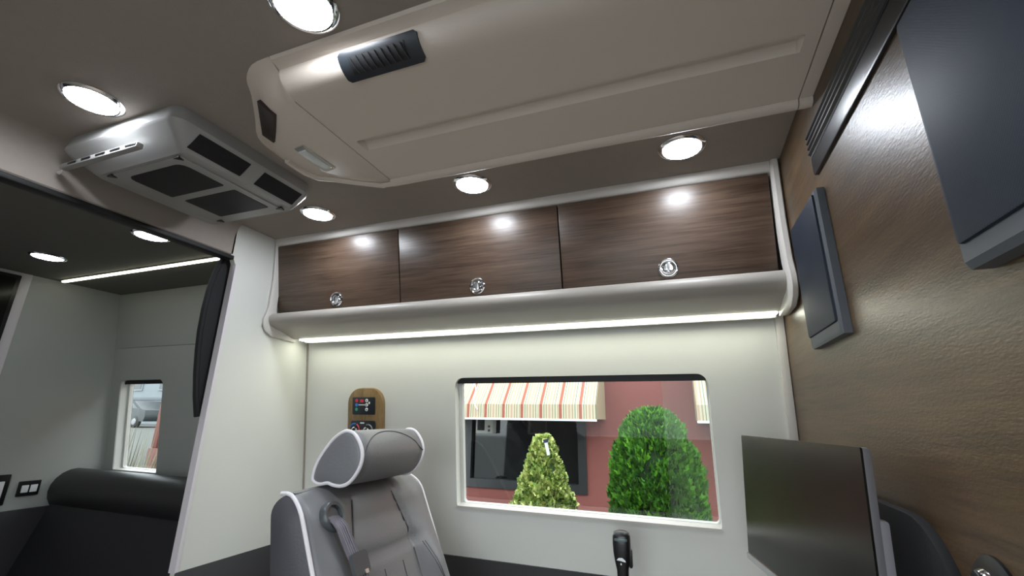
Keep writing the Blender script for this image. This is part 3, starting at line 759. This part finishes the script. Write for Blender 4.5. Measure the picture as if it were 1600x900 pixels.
# headrest: D-shaped roll with piped ends
hp = [(490, 750), (492, 735), (498, 720), (505, 708), (513, 697), (522, 686), (532, 678), (542, 674), (552, 677), (559, 686), (564, 698), (566, 711), (564, 724), (559, 736), (551, 748), (542, 756), (531, 759), (520, 757), (512, 754), (500, 756)]
def smooth_loop(P, k=3):
    out = []; n = len(P)
    for i in range(n):
        a, b, c, d = (Vector(P[(i + j) % n]) for j in (-1, 0, 1, 2))
        for q in range(k):
            t = q / k
            out.append(.5 * ((2 * b) + (c - a) * t + (2 * a - 5 * b + 4 * c - d) * t * t + (3 * b - a - 3 * c + d) * t ** 3))
    return out
hc0 = [at_y(x, y, .872) for x, y in hp]
hc = smooth_loop(hc0)
hcx = sum(p.x for p in hc) / len(hc); hcz = sum(p.z for p in hc) / len(hc)
def hring(y, k, dome=0): return [Vector((hcx + (p.x - hcx) * k, y, hcz + (p.z - hcz) * k)) for p in hc]
HY0, HY1 = .872, 1.128
build_h = MB().loft([hring(HY0 - .0075, .02), hring(HY0 - .0065, .5), hring(HY0 - .004, .85), hring(HY0, 1.0), hring(HY0 + .03, 1.03), hring((HY0 + HY1) / 2, 1.05), hring(HY1 - .03, 1.03), hring(HY1, 1.0), hring(HY1 + .004, .85), hring(HY1 + .006, .5), hring(HY1 + .006, .02)])
hr = build('headrest', build_h, LEATHER, se, 70)
for y in (HY0, HY1):
    build('piping', MB().tube([Vector((hcx + (p.x - hcx) * 1.01, y, hcz + (p.z - hcz) * 1.01)) for p in hc], .0042, 8, True), PIPING, hr, label='white piping round the headrest end')
# curved seam across the top front of the headrest
k0 = 9
sm = []
for i in range(17):
    u = i / 16; y = HY0 + .004 + (HY1 - HY0 - .008) * u
    f = 3 * (11.2 - 3.1 * math.sin(math.pi * min(1, u * 1.05)) ** .6)
    a = int(f); p = hc[a].lerp(hc[a + 1], f - a); k = 1.03 + .025 * math.sin(math.pi * u)
    sm.append(Vector((hcx + (p.x - hcx) * k, y, hcz + (p.z - hcz) * k)))
build('seam', MB().tube(sm, .0014, 6), STITCH, hr)
for y in (.955, 1.045): build('headrest_post', MB().tube([(-.775, y, 1.05), (-.77, y, 1.13)], .007, 10), CHROME, se)
# belt guide and belt
gz, gy = 1.045, YS - .165
gx = xf(gz) + front_bump(-.165, gz)
Nb = Vector((1, 0, .46)).normalized(); Ub = Vector((0, 1, 0)); Vb = Nb.cross(Ub)
GC = Vector((gx, gy, gz))
def bel(u, v, d): return GC + Ub * u + Vb * v + Nb * d
ell = lambda ru, rv: [(ru * math.cos(2 * math.pi * i / 28), rv * math.sin(2 * math.pi * i / 28)) for i in range(28)]
SLATEP = mat('slate_plastic', (0.06, 0.068, 0.075), 0.35)
build('belt_guide', MB().loft([[bel(u, v, d) for u, v in ell(a, b)] for a, b, d in ((.030, .031, -.006), (.030, .031, .006), (.027, .028, .010), (.021, .021, .009), (.020, .020, .003))]), SLATEP, se)
vdir = -1 if Vb.z > 0 else 1
pth = [bel(-.002, 0, .002), bel(0, vdir * .012, .010), bel(.003, vdir * .026, .016), bel(.008, vdir * .05, .017), bel(.014, vdir * .08, .018), bel(.020, vdir * .11, .022)] + [bel(.02 + .0015 * i, vdir * (.11 + .03 * i), .024 + .002 * i) for i in range(1, 14)]
blt = build('seat_belt', MB().ribbon(pth, (0, 1, -.1), .036, .003), WEBBING, se)
for o in (-.009, -.003, .003, .009):
    build('webbing_rib', MB().tube([p + Vector((.0022, o, 0)) for p in pth[1:]], .0009, 5), mat('pale_webbing_rib', (0.26, 0.25, 0.29), 0.6), blt)
bk = bel(.018, vdir * .105, .026)
build('belt_tongue', MB().loft([[bk + Ub * u + Vb * v + Nb * d for u, v in rrect(-.024, .024, -.022, .022, .009, 4)] for d in (-.003, .002, .005)]), SLATEP, se)
build('tongue_plate', MB().loft([[bk + Ub * u + Vb * v + Nb * d for u, v in rrect(.004, .014, vdir * .018 - .004, vdir * .018 + .004, .002, 3)] for d in (.005, .007)]), SILVER, se)
# cushion, pedestal (below the frame)
cu = [[Vector((x, YS + y, z)) for y, z in rrect(-HW + i, HW - i, .33 + i * .5, .47 - i * .6, .05, 5)] for x, i in ((-.55, .01), (-.5, 0), (-.15, 0), (-.08, .012), (-.06, .04))]
build('cushion', MB().loft(cu), LEATHER, se, 60)
build('pedestal', MB().box(-.50, -.18, YS - .15, YS + .15, 0.0, .335, .02), BLACKM, se)

# ================================================================ BLACK LEVER
le = thing('lever', 'black lever with a flared grip standing below the window', 'lever', (-.176, 1.30, 0))
lx, ly = -.1765, 1.30
def lring(z, w, d, dx=0): return [Vector((lx + dx + w * math.copysign(abs(math.cos(t)) ** .6, math.cos(t)), ly + d * math.copysign(abs(math.sin(t)) ** .7, math.sin(t)), z)) for t in [2 * math.pi * i / 20 for i in range(20)]]
g = build('grip', MB().loft([lring(.86, .0135, .013), lring(.885, .0145, .014), lring(.905, .0185, .017), lring(.925, .0215, .018), lring(.945, .0225, .019), lring(.962, .0220, .018), lring(.971, .019, .015), lring(.975, .010, .008)]), BLACK, le, 60)
build('tip_band', MB().loft([lring(.953, .0205, .0195), lring(.956, .0205, .0200), lring(.959, .0200, .0195)]), mat('grey_teal_band', (0.10, 0.15, 0.15), 0.3), g, 60)
build('thumb_key', MB().box(lx + .017, lx + .0255, ly - .010, ly + .010, .892, .935, .004), BLACK, g)
build('emblem', MB().prism([(-.011, -.002), (0, -.003), (.011, -.005), (.010, -.001), (.003, .004), (-.006, .003)], lambda u, v, a: Vector((lx - .001 + u, ly - a, .912 + v)), .014, .0185), WHITEP, g, label='small white emblem')
build('emblem', MB().prism([(-.002, -.003), (.001, -.003), (.001, .001), (-.002, .001)], lambda u, v, a: Vector((lx - .001 + u, ly - a, .903 + v)), .014, .0178), WHITEP, g, label='small white mark under the emblem')
build('shaft', MB().tube([(lx, ly, .03), (lx, ly, .5), (lx, ly, .868)], [.014, .0135, .0125], 14), BLACKM, le)
build('base_plate', MB().lathe([(.06, 0), (.06, .012), (.05, .02), (.02, .035)], (lx, ly, 0), (0, 0, 1), 24), BLACKM, le)

# ================================================================ FAR COMPARTMENT
cr = thing('pillar_curtain', 'black curved pillar flap hanging at the partition edge', 'curtain', (-1.41, .99, 1.24))
lft = [(.990, 1.757), (.972, 1.70), (.963, 1.64), (.960, 1.57), (.962, 1.50), (.968, 1.44), (.978, 1.37), (.992, 1.30), (1.008, 1.24)]
ol = lft + [(1.02, 1.24), (1.02, 1.757)]
build('flap', MB().prism(ol, lambda u, v, a: Vector((a, u, v)), -1.425, -1.402), BLACKM, cr)
build('hem', MB().tube([Vector((-1.4135, y, z)) for y, z in lft], .010, 8), BLACKM, cr)
tv = thing('television', 'black television on the far compartment wall, cut by the frame edge', 'television', (XF + .02, .57, 1.36))
build('case', MB().box(XF + .006, XF + .034, .20, .943, 1.36, 1.787, .004), BLACK, tv)
build('screen', MB().box(XF + .033, XF + .0355, .215, .928, 1.375, 1.772, .0008), SCREEN, tv)
def outlet(label, y0, y1, z0, z1, keys):
    t = thing('wall_switch', label, 'switch', (XF, (y0 + y1) / 2, z0))
    build('plate', MB().box(XF, XF + .009, y0, y1, z0, z1, .003), BLACK, t)
    for a, b, c_, d in keys: build('rocker', MB().box(XF + .008, XF + .0125, a, b, c_, d, .0015), WHITEP, t)
outlet('black double switch plate with two white rockers near the dark bench', 1.142, 1.212, .914, .972, ((1.152, 1.174, .928, .956), (1.180, 1.202, .928, .956)))
outlet('taller black switch plate with white rocker at the left frame edge', 1.035, 1.112, .888, 1.003, ((1.052, 1.096, .912, .978),))
# bench along the window wall
be = thing('bench_sofa', 'charcoal leather bench sofa below the far compartment window', 'sofa', (-1.98, 1.1, 0))
BX_0, BX_1 = XF + .03, -1.43
bprof = lambda pts, x0, x1: MB().prism(pts, lambda u, v, a: Vector((a, u, v)), x0, x1)
build('back_bolster', bprof([(1.315 + .085 * math.cos(t) , .925 + .085 * math.sin(t)) for t in [2 * math.pi * i / 20 for i in range(20)]], BX_0, BX_1), BENCHB, be, label='rounded top bolster of the bench back')
build('backrest', bprof([(1.245, .875), (1.12, .47), (1.14, .44), (1.30, .44), (1.41, .86), (1.36, .90), (1.27, .90)], BX_0 + .01, BX_1), BENCHM, be)
build('seat_cushion', MB().box(BX_0 + .01, BX_1, .62, 1.15, .36, .50, .04, 4), BENCHM, be)
build('base', MB().box(BX_0 + .02, BX_1 - .01, .68, 1.45, 0, .365, .005), BLACKM, be)
p0 = at_y(85, 878, 1.10)
bb = thing('belt_buckle', 'small dark seat belt buckle with metal tongue on the far bench', 'buckle', (-2.20, 1.07, .5))
build('webbing', MB().ribbon([(-2.20, 1.095, .512), (-2.19, 1.08, .53), (-2.185, 1.05, .56), (-2.18, 1.02, .57)], (1, 0, 0), .04, .004), BLACKM, bb)
build('buckle', MB().box(-2.21, -2.15, .965, 1.03, .555, .58, .006), BLACK, bb)
build('tongue', MB().box(-2.195, -2.165, .94, .968, .563, .569, .002), CHROME, bb)

# ================================================================ OUTSIDE
GZ = -.72
mb = MB().box(-60, 30, -40, 60, GZ - .1, GZ); struct('ground_1', mb, ASPHALT)
YB = 4.5
bld = thing('red_building', 'dark red stucco shop front seen through the window', 'building', (-1.0, YB, GZ))
bwx0, bwx1, bwz0, bwz1 = -2.16, -.93, .60, 1.72
bo = holed([(-4.2, GZ), (7, GZ), (7, 4.0), (-4.2, 4.0)], [[(bwx0, bwz0), (bwx1, bwz0), (bwx1, bwz1), (bwx0, bwz1)]], lambda u, v, a: Vector((u, a, v)), YB, YB + .25)
build('wall', bo, REDWALL, bld)
build('ledge', MB().box(-4.2, 7, YB - .022, YB + .02, .40, .475, .006), REDSILL, bld)
wi = build('shop_window_frame', holed([(bwx0 - .03, bwz0 - .03), (bwx1 + .03, bwz0 - .03), (bwx1 + .03, bwz1 + .03), (bwx0 - .03, bwz1 + .03)], [[(bwx0 + .05, bwz0 + .05), (bwx1 - .05, bwz0 + .05), (bwx1 - .05, bwz1 - .05), (bwx0 + .05, bwz1 - .05)]], lambda u, v, a: Vector((u, a, v)), YB - .02, YB + .06), DARKFRAME, bld)
build('pane', MB().box(bwx0 + .04, bwx1 - .04, YB + .03, YB + .04, bwz0 + .04, bwz1 - .04), DARKGLASS, wi)
wac = thing('window_air_conditioner', 'small white window air conditioner under the striped awning', 'air conditioner', (-2.0, YB, 1.10))
pa, pb = at_y(743, 677, YB - .08), at_y(770, 658, YB - .08)
build('case', MB().box(pa.x, pb.x, YB - .08, YB + .028, pa.z, pb.z + .08, .01), mat('aged_white_case', (.42, .42, .38), .5), wac)
build('grille', MB().box(pa.x + .02, pa.x + .10, YB - .084, YB - .078, pa.z + .03, pb.z + .04, .002), BLACKM, wac)
for dz in (.03, .07): build('knob', MB().lathe([(.012, 0), (.012, .01), (.008, .014)], (pb.x - .04, YB - .08, pa.z + dz), (0, -1, 0), 12), BLACK, wac)
def awning(label, x0, x1):
    t = thing('awning', label, 'awning', ((x0 + x1) / 2, YB, 1.24), 'striped shop awnings')
    ya, zv, zb = 3.98, 1.372, 1.248
    zt = zv + (YB - ya) * 1.15
    build('canopy', MB().prism([(ya, zv), (YB - .024, zt), (YB - .024, zt - .012), (ya + .012, zv - .012)], lambda u, v, a: Vector((a, u, v)), x0, x1), AWNING, t)
    build('valance', MB().box(x0, x1, ya - .004, ya + .004, zb, zv, 0), AWNING, t)
    for x in (x0, x1): build('side_panel', MB().prism([(ya, zb), (ya, zv), (YB - .024, zt), (YB - .024, zb)], lambda u, v, a: Vector((a, u, v)), x - .004, x + .004), mat('tan_awning_side', (.26, .20, .12), .8), t)
    build('bottom_rail', MB().box(x0 - .005, x1 + .005, ya - .008, ya + .008, zb - .018, zb, .003), WHITEP, t)
    return t
awning('red, green and cream striped awning above the dark shop window', -2.8, at_y(931, 640, 3.98).x)
awning('part of a second striped awning at the window edge', at_y(1088, 632, 3.98).x, 2.1)
def on_canopy(px, py):
    r = ray(px, py); k = (1.372 + .006 - CAM.z - 3.98 * 1.15) / (r.z - 1.15 * r.y); return CAM + r * k
cd = MB().tube([on_canopy(742 + 1.5 * math.sin((y - 600) * .2), y) for y in range(596, 630, 4)] + [at_y(743, 634, 3.970), at_y(746, 640, 3.968)], .006, 6)
c_ = tag(build('cord', cd, WHITEP, origin=at_y(743, 634, 3.970)), 'thin white cord dangling in front of the striped awning', 'cord')

def shrub(name, label, cx, cy, ztop, zbot, prof, nleaf, lm, cm, size, kind):
    t = thing(name, label, 'shrub', (cx, cy, GZ))
    H = ztop - zbot
    def rad(h):
        for (a, ra), (b, rb) in zip(prof, prof[1:]):
            if a <= h <= b: return ra + (rb - ra) * (h - a) / (b - a)
        return prof[-1][1]
    core = []
    for i in range(15):
        h = i / 14; core.append([Vector((cx + rad(h) * .87 * (1 + .06 * math.sin(5 * a + i)) * math.cos(a), cy + rad(h) * .87 * math.sin(a), zbot + (H * .97) * h)) for a in [2 * math.pi * k / 20 for k in range(20)]])
    build('foliage_core', MB().loft(core), cm, t, 80)
    mbl = MB(); vs, fs = [], []
    rng = random.Random(hash(kind) % 1000 if False else len(kind) * 13)
    clumps = []
    nc = max(40, nleaf // 42)
    for _ in range(nc):
        hh = rng.random(); clumps.append((hh if rng.random() < .15 else .35 + .65 * hh, rng.random() * 2 * math.pi, rng.uniform(.90, 1.03)))
    for q_ in range(nleaf):
        ch_, ca_, cr_ = clumps[q_ % nc]
        sg = .026
        dh = rng.gauss(0, sg); rr = max(.05, rad(ch_)); dt = rng.gauss(0, sg)
        h = min(1, max(0, ch_ + dh / H)); a = ca_ + dt / rr
        dome = math.exp(-(dh * dh + dt * dt) / (2 * (.03 ** 2)))
        r = rad(h) * cr_ * .93 + .030 * (dome - .45) + rng.uniform(-.012, .008)
        p = Vector((cx + r * math.cos(a), cy + r * math.sin(a), zbot + H * h + .02 * (dome - .5)))
        out = Vector((math.cos(a), math.sin(a), 0.35 + h * .6)).normalized()
        if kind == 'conifer':
            d = (out + Vector((rng.uniform(-.7, .7), rng.uniform(-.7, .7), rng.uniform(.1, 1.1)))).normalized()
        else:
            d = (out + Vector((rng.uniform(-.8, .8), rng.uniform(-.8, .8), rng.uniform(-.4, .9)))).normalized()
        sd = d.cross(Vector((rng.uniform(-1, 1), rng.uniform(-1, 1), rng.uniform(-1, 1)))).normalized()
        nm = d.cross(sd)
        L = size * rng.uniform(.7, 1.35); W = L * (.34 if kind == 'conifer' else .52)
        o = len(vs)
        if kind == 'conifer':
            vs += [p, p + d * L * .45 + sd * W, p + d * L * .62 + sd * W * .35, p + d * L, p + d * L * .62 - sd * W * .35, p + d * L * .45 - sd * W]
            fs += [(o, o + 1, o + 2), (o, o + 2, o + 3, o + 4), (o, o + 4, o + 5)]
        else:
            vs += [p, p + d * L * .5 + sd * W + nm * L * .08, p + d * L, p + d * L * .5 - sd * W + nm * L * .08]
            fs += [(o, o + 1, o + 2), (o, o + 2, o + 3)]
    mbl.add(vs, fs)
    me = bpy.data.meshes.new('leaves'); off = wl(t)
    me.from_pydata([tuple(v - off) for v in mbl.v], [], mbl.f); me.materials.append(lm)
    lo_ = bpy.data.objects.new('leaves', me); COL.objects.link(lo_); lo_.parent = t; lo_['kind'] = 'stuff'
    build('trunk', MB().tube([(cx, cy, GZ + .332), (cx, cy, zbot + .1)], .03, 8), BARK, t)
    build('planter', MB().lathe([(.14, 0), (.18, .30), (.195, .30), (.195, .33), (.17, .33), (.165, .322), (.01, .322)], (cx, cy, GZ), (0, 0, 1), 24), POTM, t)
    return t
shrub('thuja_shrub', 'dense bright green dome-shaped conifer shrub outside the window', -.185, 3.0, 1.29, -.25, [(0, .20), (.12, .265), (.45, .275), (.66, .272), (.78, .258), (.87, .218), (.92, .178), (.96, .13), (.985, .085), (1, .03)], 24000, THUJA, THUJAC, .040, 'conifer')
shrub('variegated_shrub', 'yellow-green variegated cone-shaped shrub before the dark shop window', -.885, 3.0, 1.12, -.25, [(0, .20), (.3, .25), (.55, .235), (.68, .205), (.80, .14), (.9, .085), (.97, .055), (1, .02)], 16000, VARIEG, VARIEGC, .027, 'broadleaf')
shrub('small_shrub', 'low green shrub just showing in the window corner', -2.02, 3.9, .57, -.25, [(0, .15), (.5, .17), (.8, .14), (1, .03)], 1200, THUJA, THUJAC, .04, 'leafy low')
# plant tag on the cone-shaped shrub
pt = at_y(853, 700, 2.86)
tg = thing('plant_tag', 'white and navy paper tag tied to the cone-shaped shrub top', 'tag', tuple(pt))
tx = MB().loft([[pt + Vector((x, d, z)) for x, z in ((-.010, .030), (.010, .034), (.026, -.040), (.008, -.044))] for d in (-.002, .002)])
build('paper', tx, WHITEP, tg)
build('navy_band', MB().loft([[pt + Vector((x, d, z)) for x, z in ((-.018, .050), (.018, .056), (.013, .034), (-.014, .030))] for d in (-.0035, .0035)]), mat('navy_print', (.02, .025, .06), .5), tg)

# seen through the small far window: a rising lot with a parked car and a white building
mb = MB().prism([(4.6, GZ), (7.4, .39), (60, .39), (60, GZ)], lambda u, v, a: Vector((a, u, v)), -60, -7.5); struct('ground_2', mb, mat('pale_gravel', (.055, .055, .047), .9, bump=(30, .8), vary=.25, vscale=6))
kb = tag(build('kerb', MB().box(-30, -8, 6.2, 6.36, -.1, .13, .02), YELLOWL, origin=(-12, 6.28, -.1)), 'yellow painted kerb outside the small far window', 'kerb')
wb = thing('white_building', 'white building seen through the small far window', 'building', (-40, 24, .39))
build('wall', MB().box(-60, -24, 24.0, 24.4, .39, 8.0), WHITESIDE, wb)
build('band', MB().box(-60, -24, 23.93, 24.0, 2.15, 2.4, .02), mat('grey_band', (.10, .11, .12), .7), wb)
for x in (-44.5, -41.2, -37.9, -34.6, -31.3):
    w_ = build('window', MB().box(x - .7, x + .7, 23.92, 24.05, 2.9, 4.5), WHITESIDE, wb)
    build('pane', MB().box(x - .55, x + .55, 23.90, 23.94, 3.05, 4.35), DARKGLASS, w_)
cy = 18.5; cx = at_y(213, 650, cy).x; CZ = .39
car = thing('car', 'dark parked car seen through the small far window', 'car', (cx, cy, CZ))
cp_ = [(-2.1, .35), (-2.15, .7), (-1.9, .95), (-1.15, 1.02), (-.55, 1.48), (.95, 1.50), (1.7, 1.05), (2.1, .98), (2.18, .6), (2.1, .35)]
build('body', MB().prism(cp_, lambda u, v, a: Vector((cx + u, a, CZ + v)), cy - .85, cy + .85, .06), CARPAINT, car)
build('side_window', MB().prism([(-.95, 1.06), (-.48, 1.41), (.88, 1.42), (1.4, 1.08)], lambda u, v, a: Vector((cx + u, a, CZ + v)), cy - .84, cy - .862), mat('car_glass', (.03, .045, .05), .2), car)
for x in (-1.3, 1.35):
    w_ = build('wheel', MB().lathe([(.33, 0), (.33, .2), (.30, .22), (.01, .22)], (cx + x, cy - .66, CZ + .33), (0, -1, 0), 20), RUBBER, car)
    build('hub_cap', MB().lathe([(.19, 0), (.17, .02), (.02, .025)], (cx + x, cy - .88, CZ + .33), (0, -1, 0), 16), GREYMET, w_)
# kiosk post at the right of the small window
xk0, xk1 = at_y(226, 722, 3.2).x, at_y(268, 680, 3.2).x
zk = [at_y(242, y, 3.2).z for y in (700, 629, 610)]
kp = thing('kiosk_post', 'rust red post with pale blue panel and cream cap outside the far window', 'post', ((xk0 + xk1) / 2, 3.3, GZ))
build('base', MB().box(xk0, xk1, 3.2, 3.4, GZ, zk[0], .01), BRICKP, kp)
build('panel', MB().box(xk0 + .10, xk1, 3.23, 3.38, zk[0], zk[1], .004), PALEBLUE, kp)
build('pillar', MB().box(xk0 + .02, xk0 + .10, 3.21, 3.39, zk[0], zk[1], .008), BRICKP, kp)
build('cap', MB().box(xk0 + .07, xk1, 3.18, 3.42, zk[1], zk[2], .015), CREAMC, kp)
# dry ornamental grass
og = thing('ornamental_grass', 'dry straw-coloured grass clump outside the far window', 'grass', tuple(Vector((at_y(212, 720, 2.6).x, 2.6, GZ))))
vs, fs = [], []; gx_ = wl(og).x; rng = random.Random(5)
for _ in range(240):
    a = rng.uniform(0, 2 * math.pi); tilt = rng.uniform(.05, .5); h = rng.uniform(1.3, 1.95)
    p = Vector((gx_ + rng.uniform(-.12, .12), 2.6 + rng.uniform(-.12, .12), GZ)); sd = Vector((-math.sin(a), math.cos(a), 0)) * .008
    o = len(vs); m1 = p + Vector((math.cos(a) * tilt * .3, math.sin(a) * tilt * .3, h * .6)); e1 = p + Vector((math.cos(a) * tilt, math.sin(a) * tilt, h))
    vs += [p - sd, p + sd, m1 + sd, m1 - sd, e1]; fs += [(o, o + 1, o + 2, o + 3), (o + 3, o + 2, o + 4)]
gm = bpy.data.meshes.new('blades'); gm.from_pydata([tuple(v - wl(og)) for v in vs], [], fs); gm.materials.append(STRAW)
go = bpy.data.objects.new('blades', gm); COL.objects.link(go); go.parent = og; go['kind'] = 'stuff'
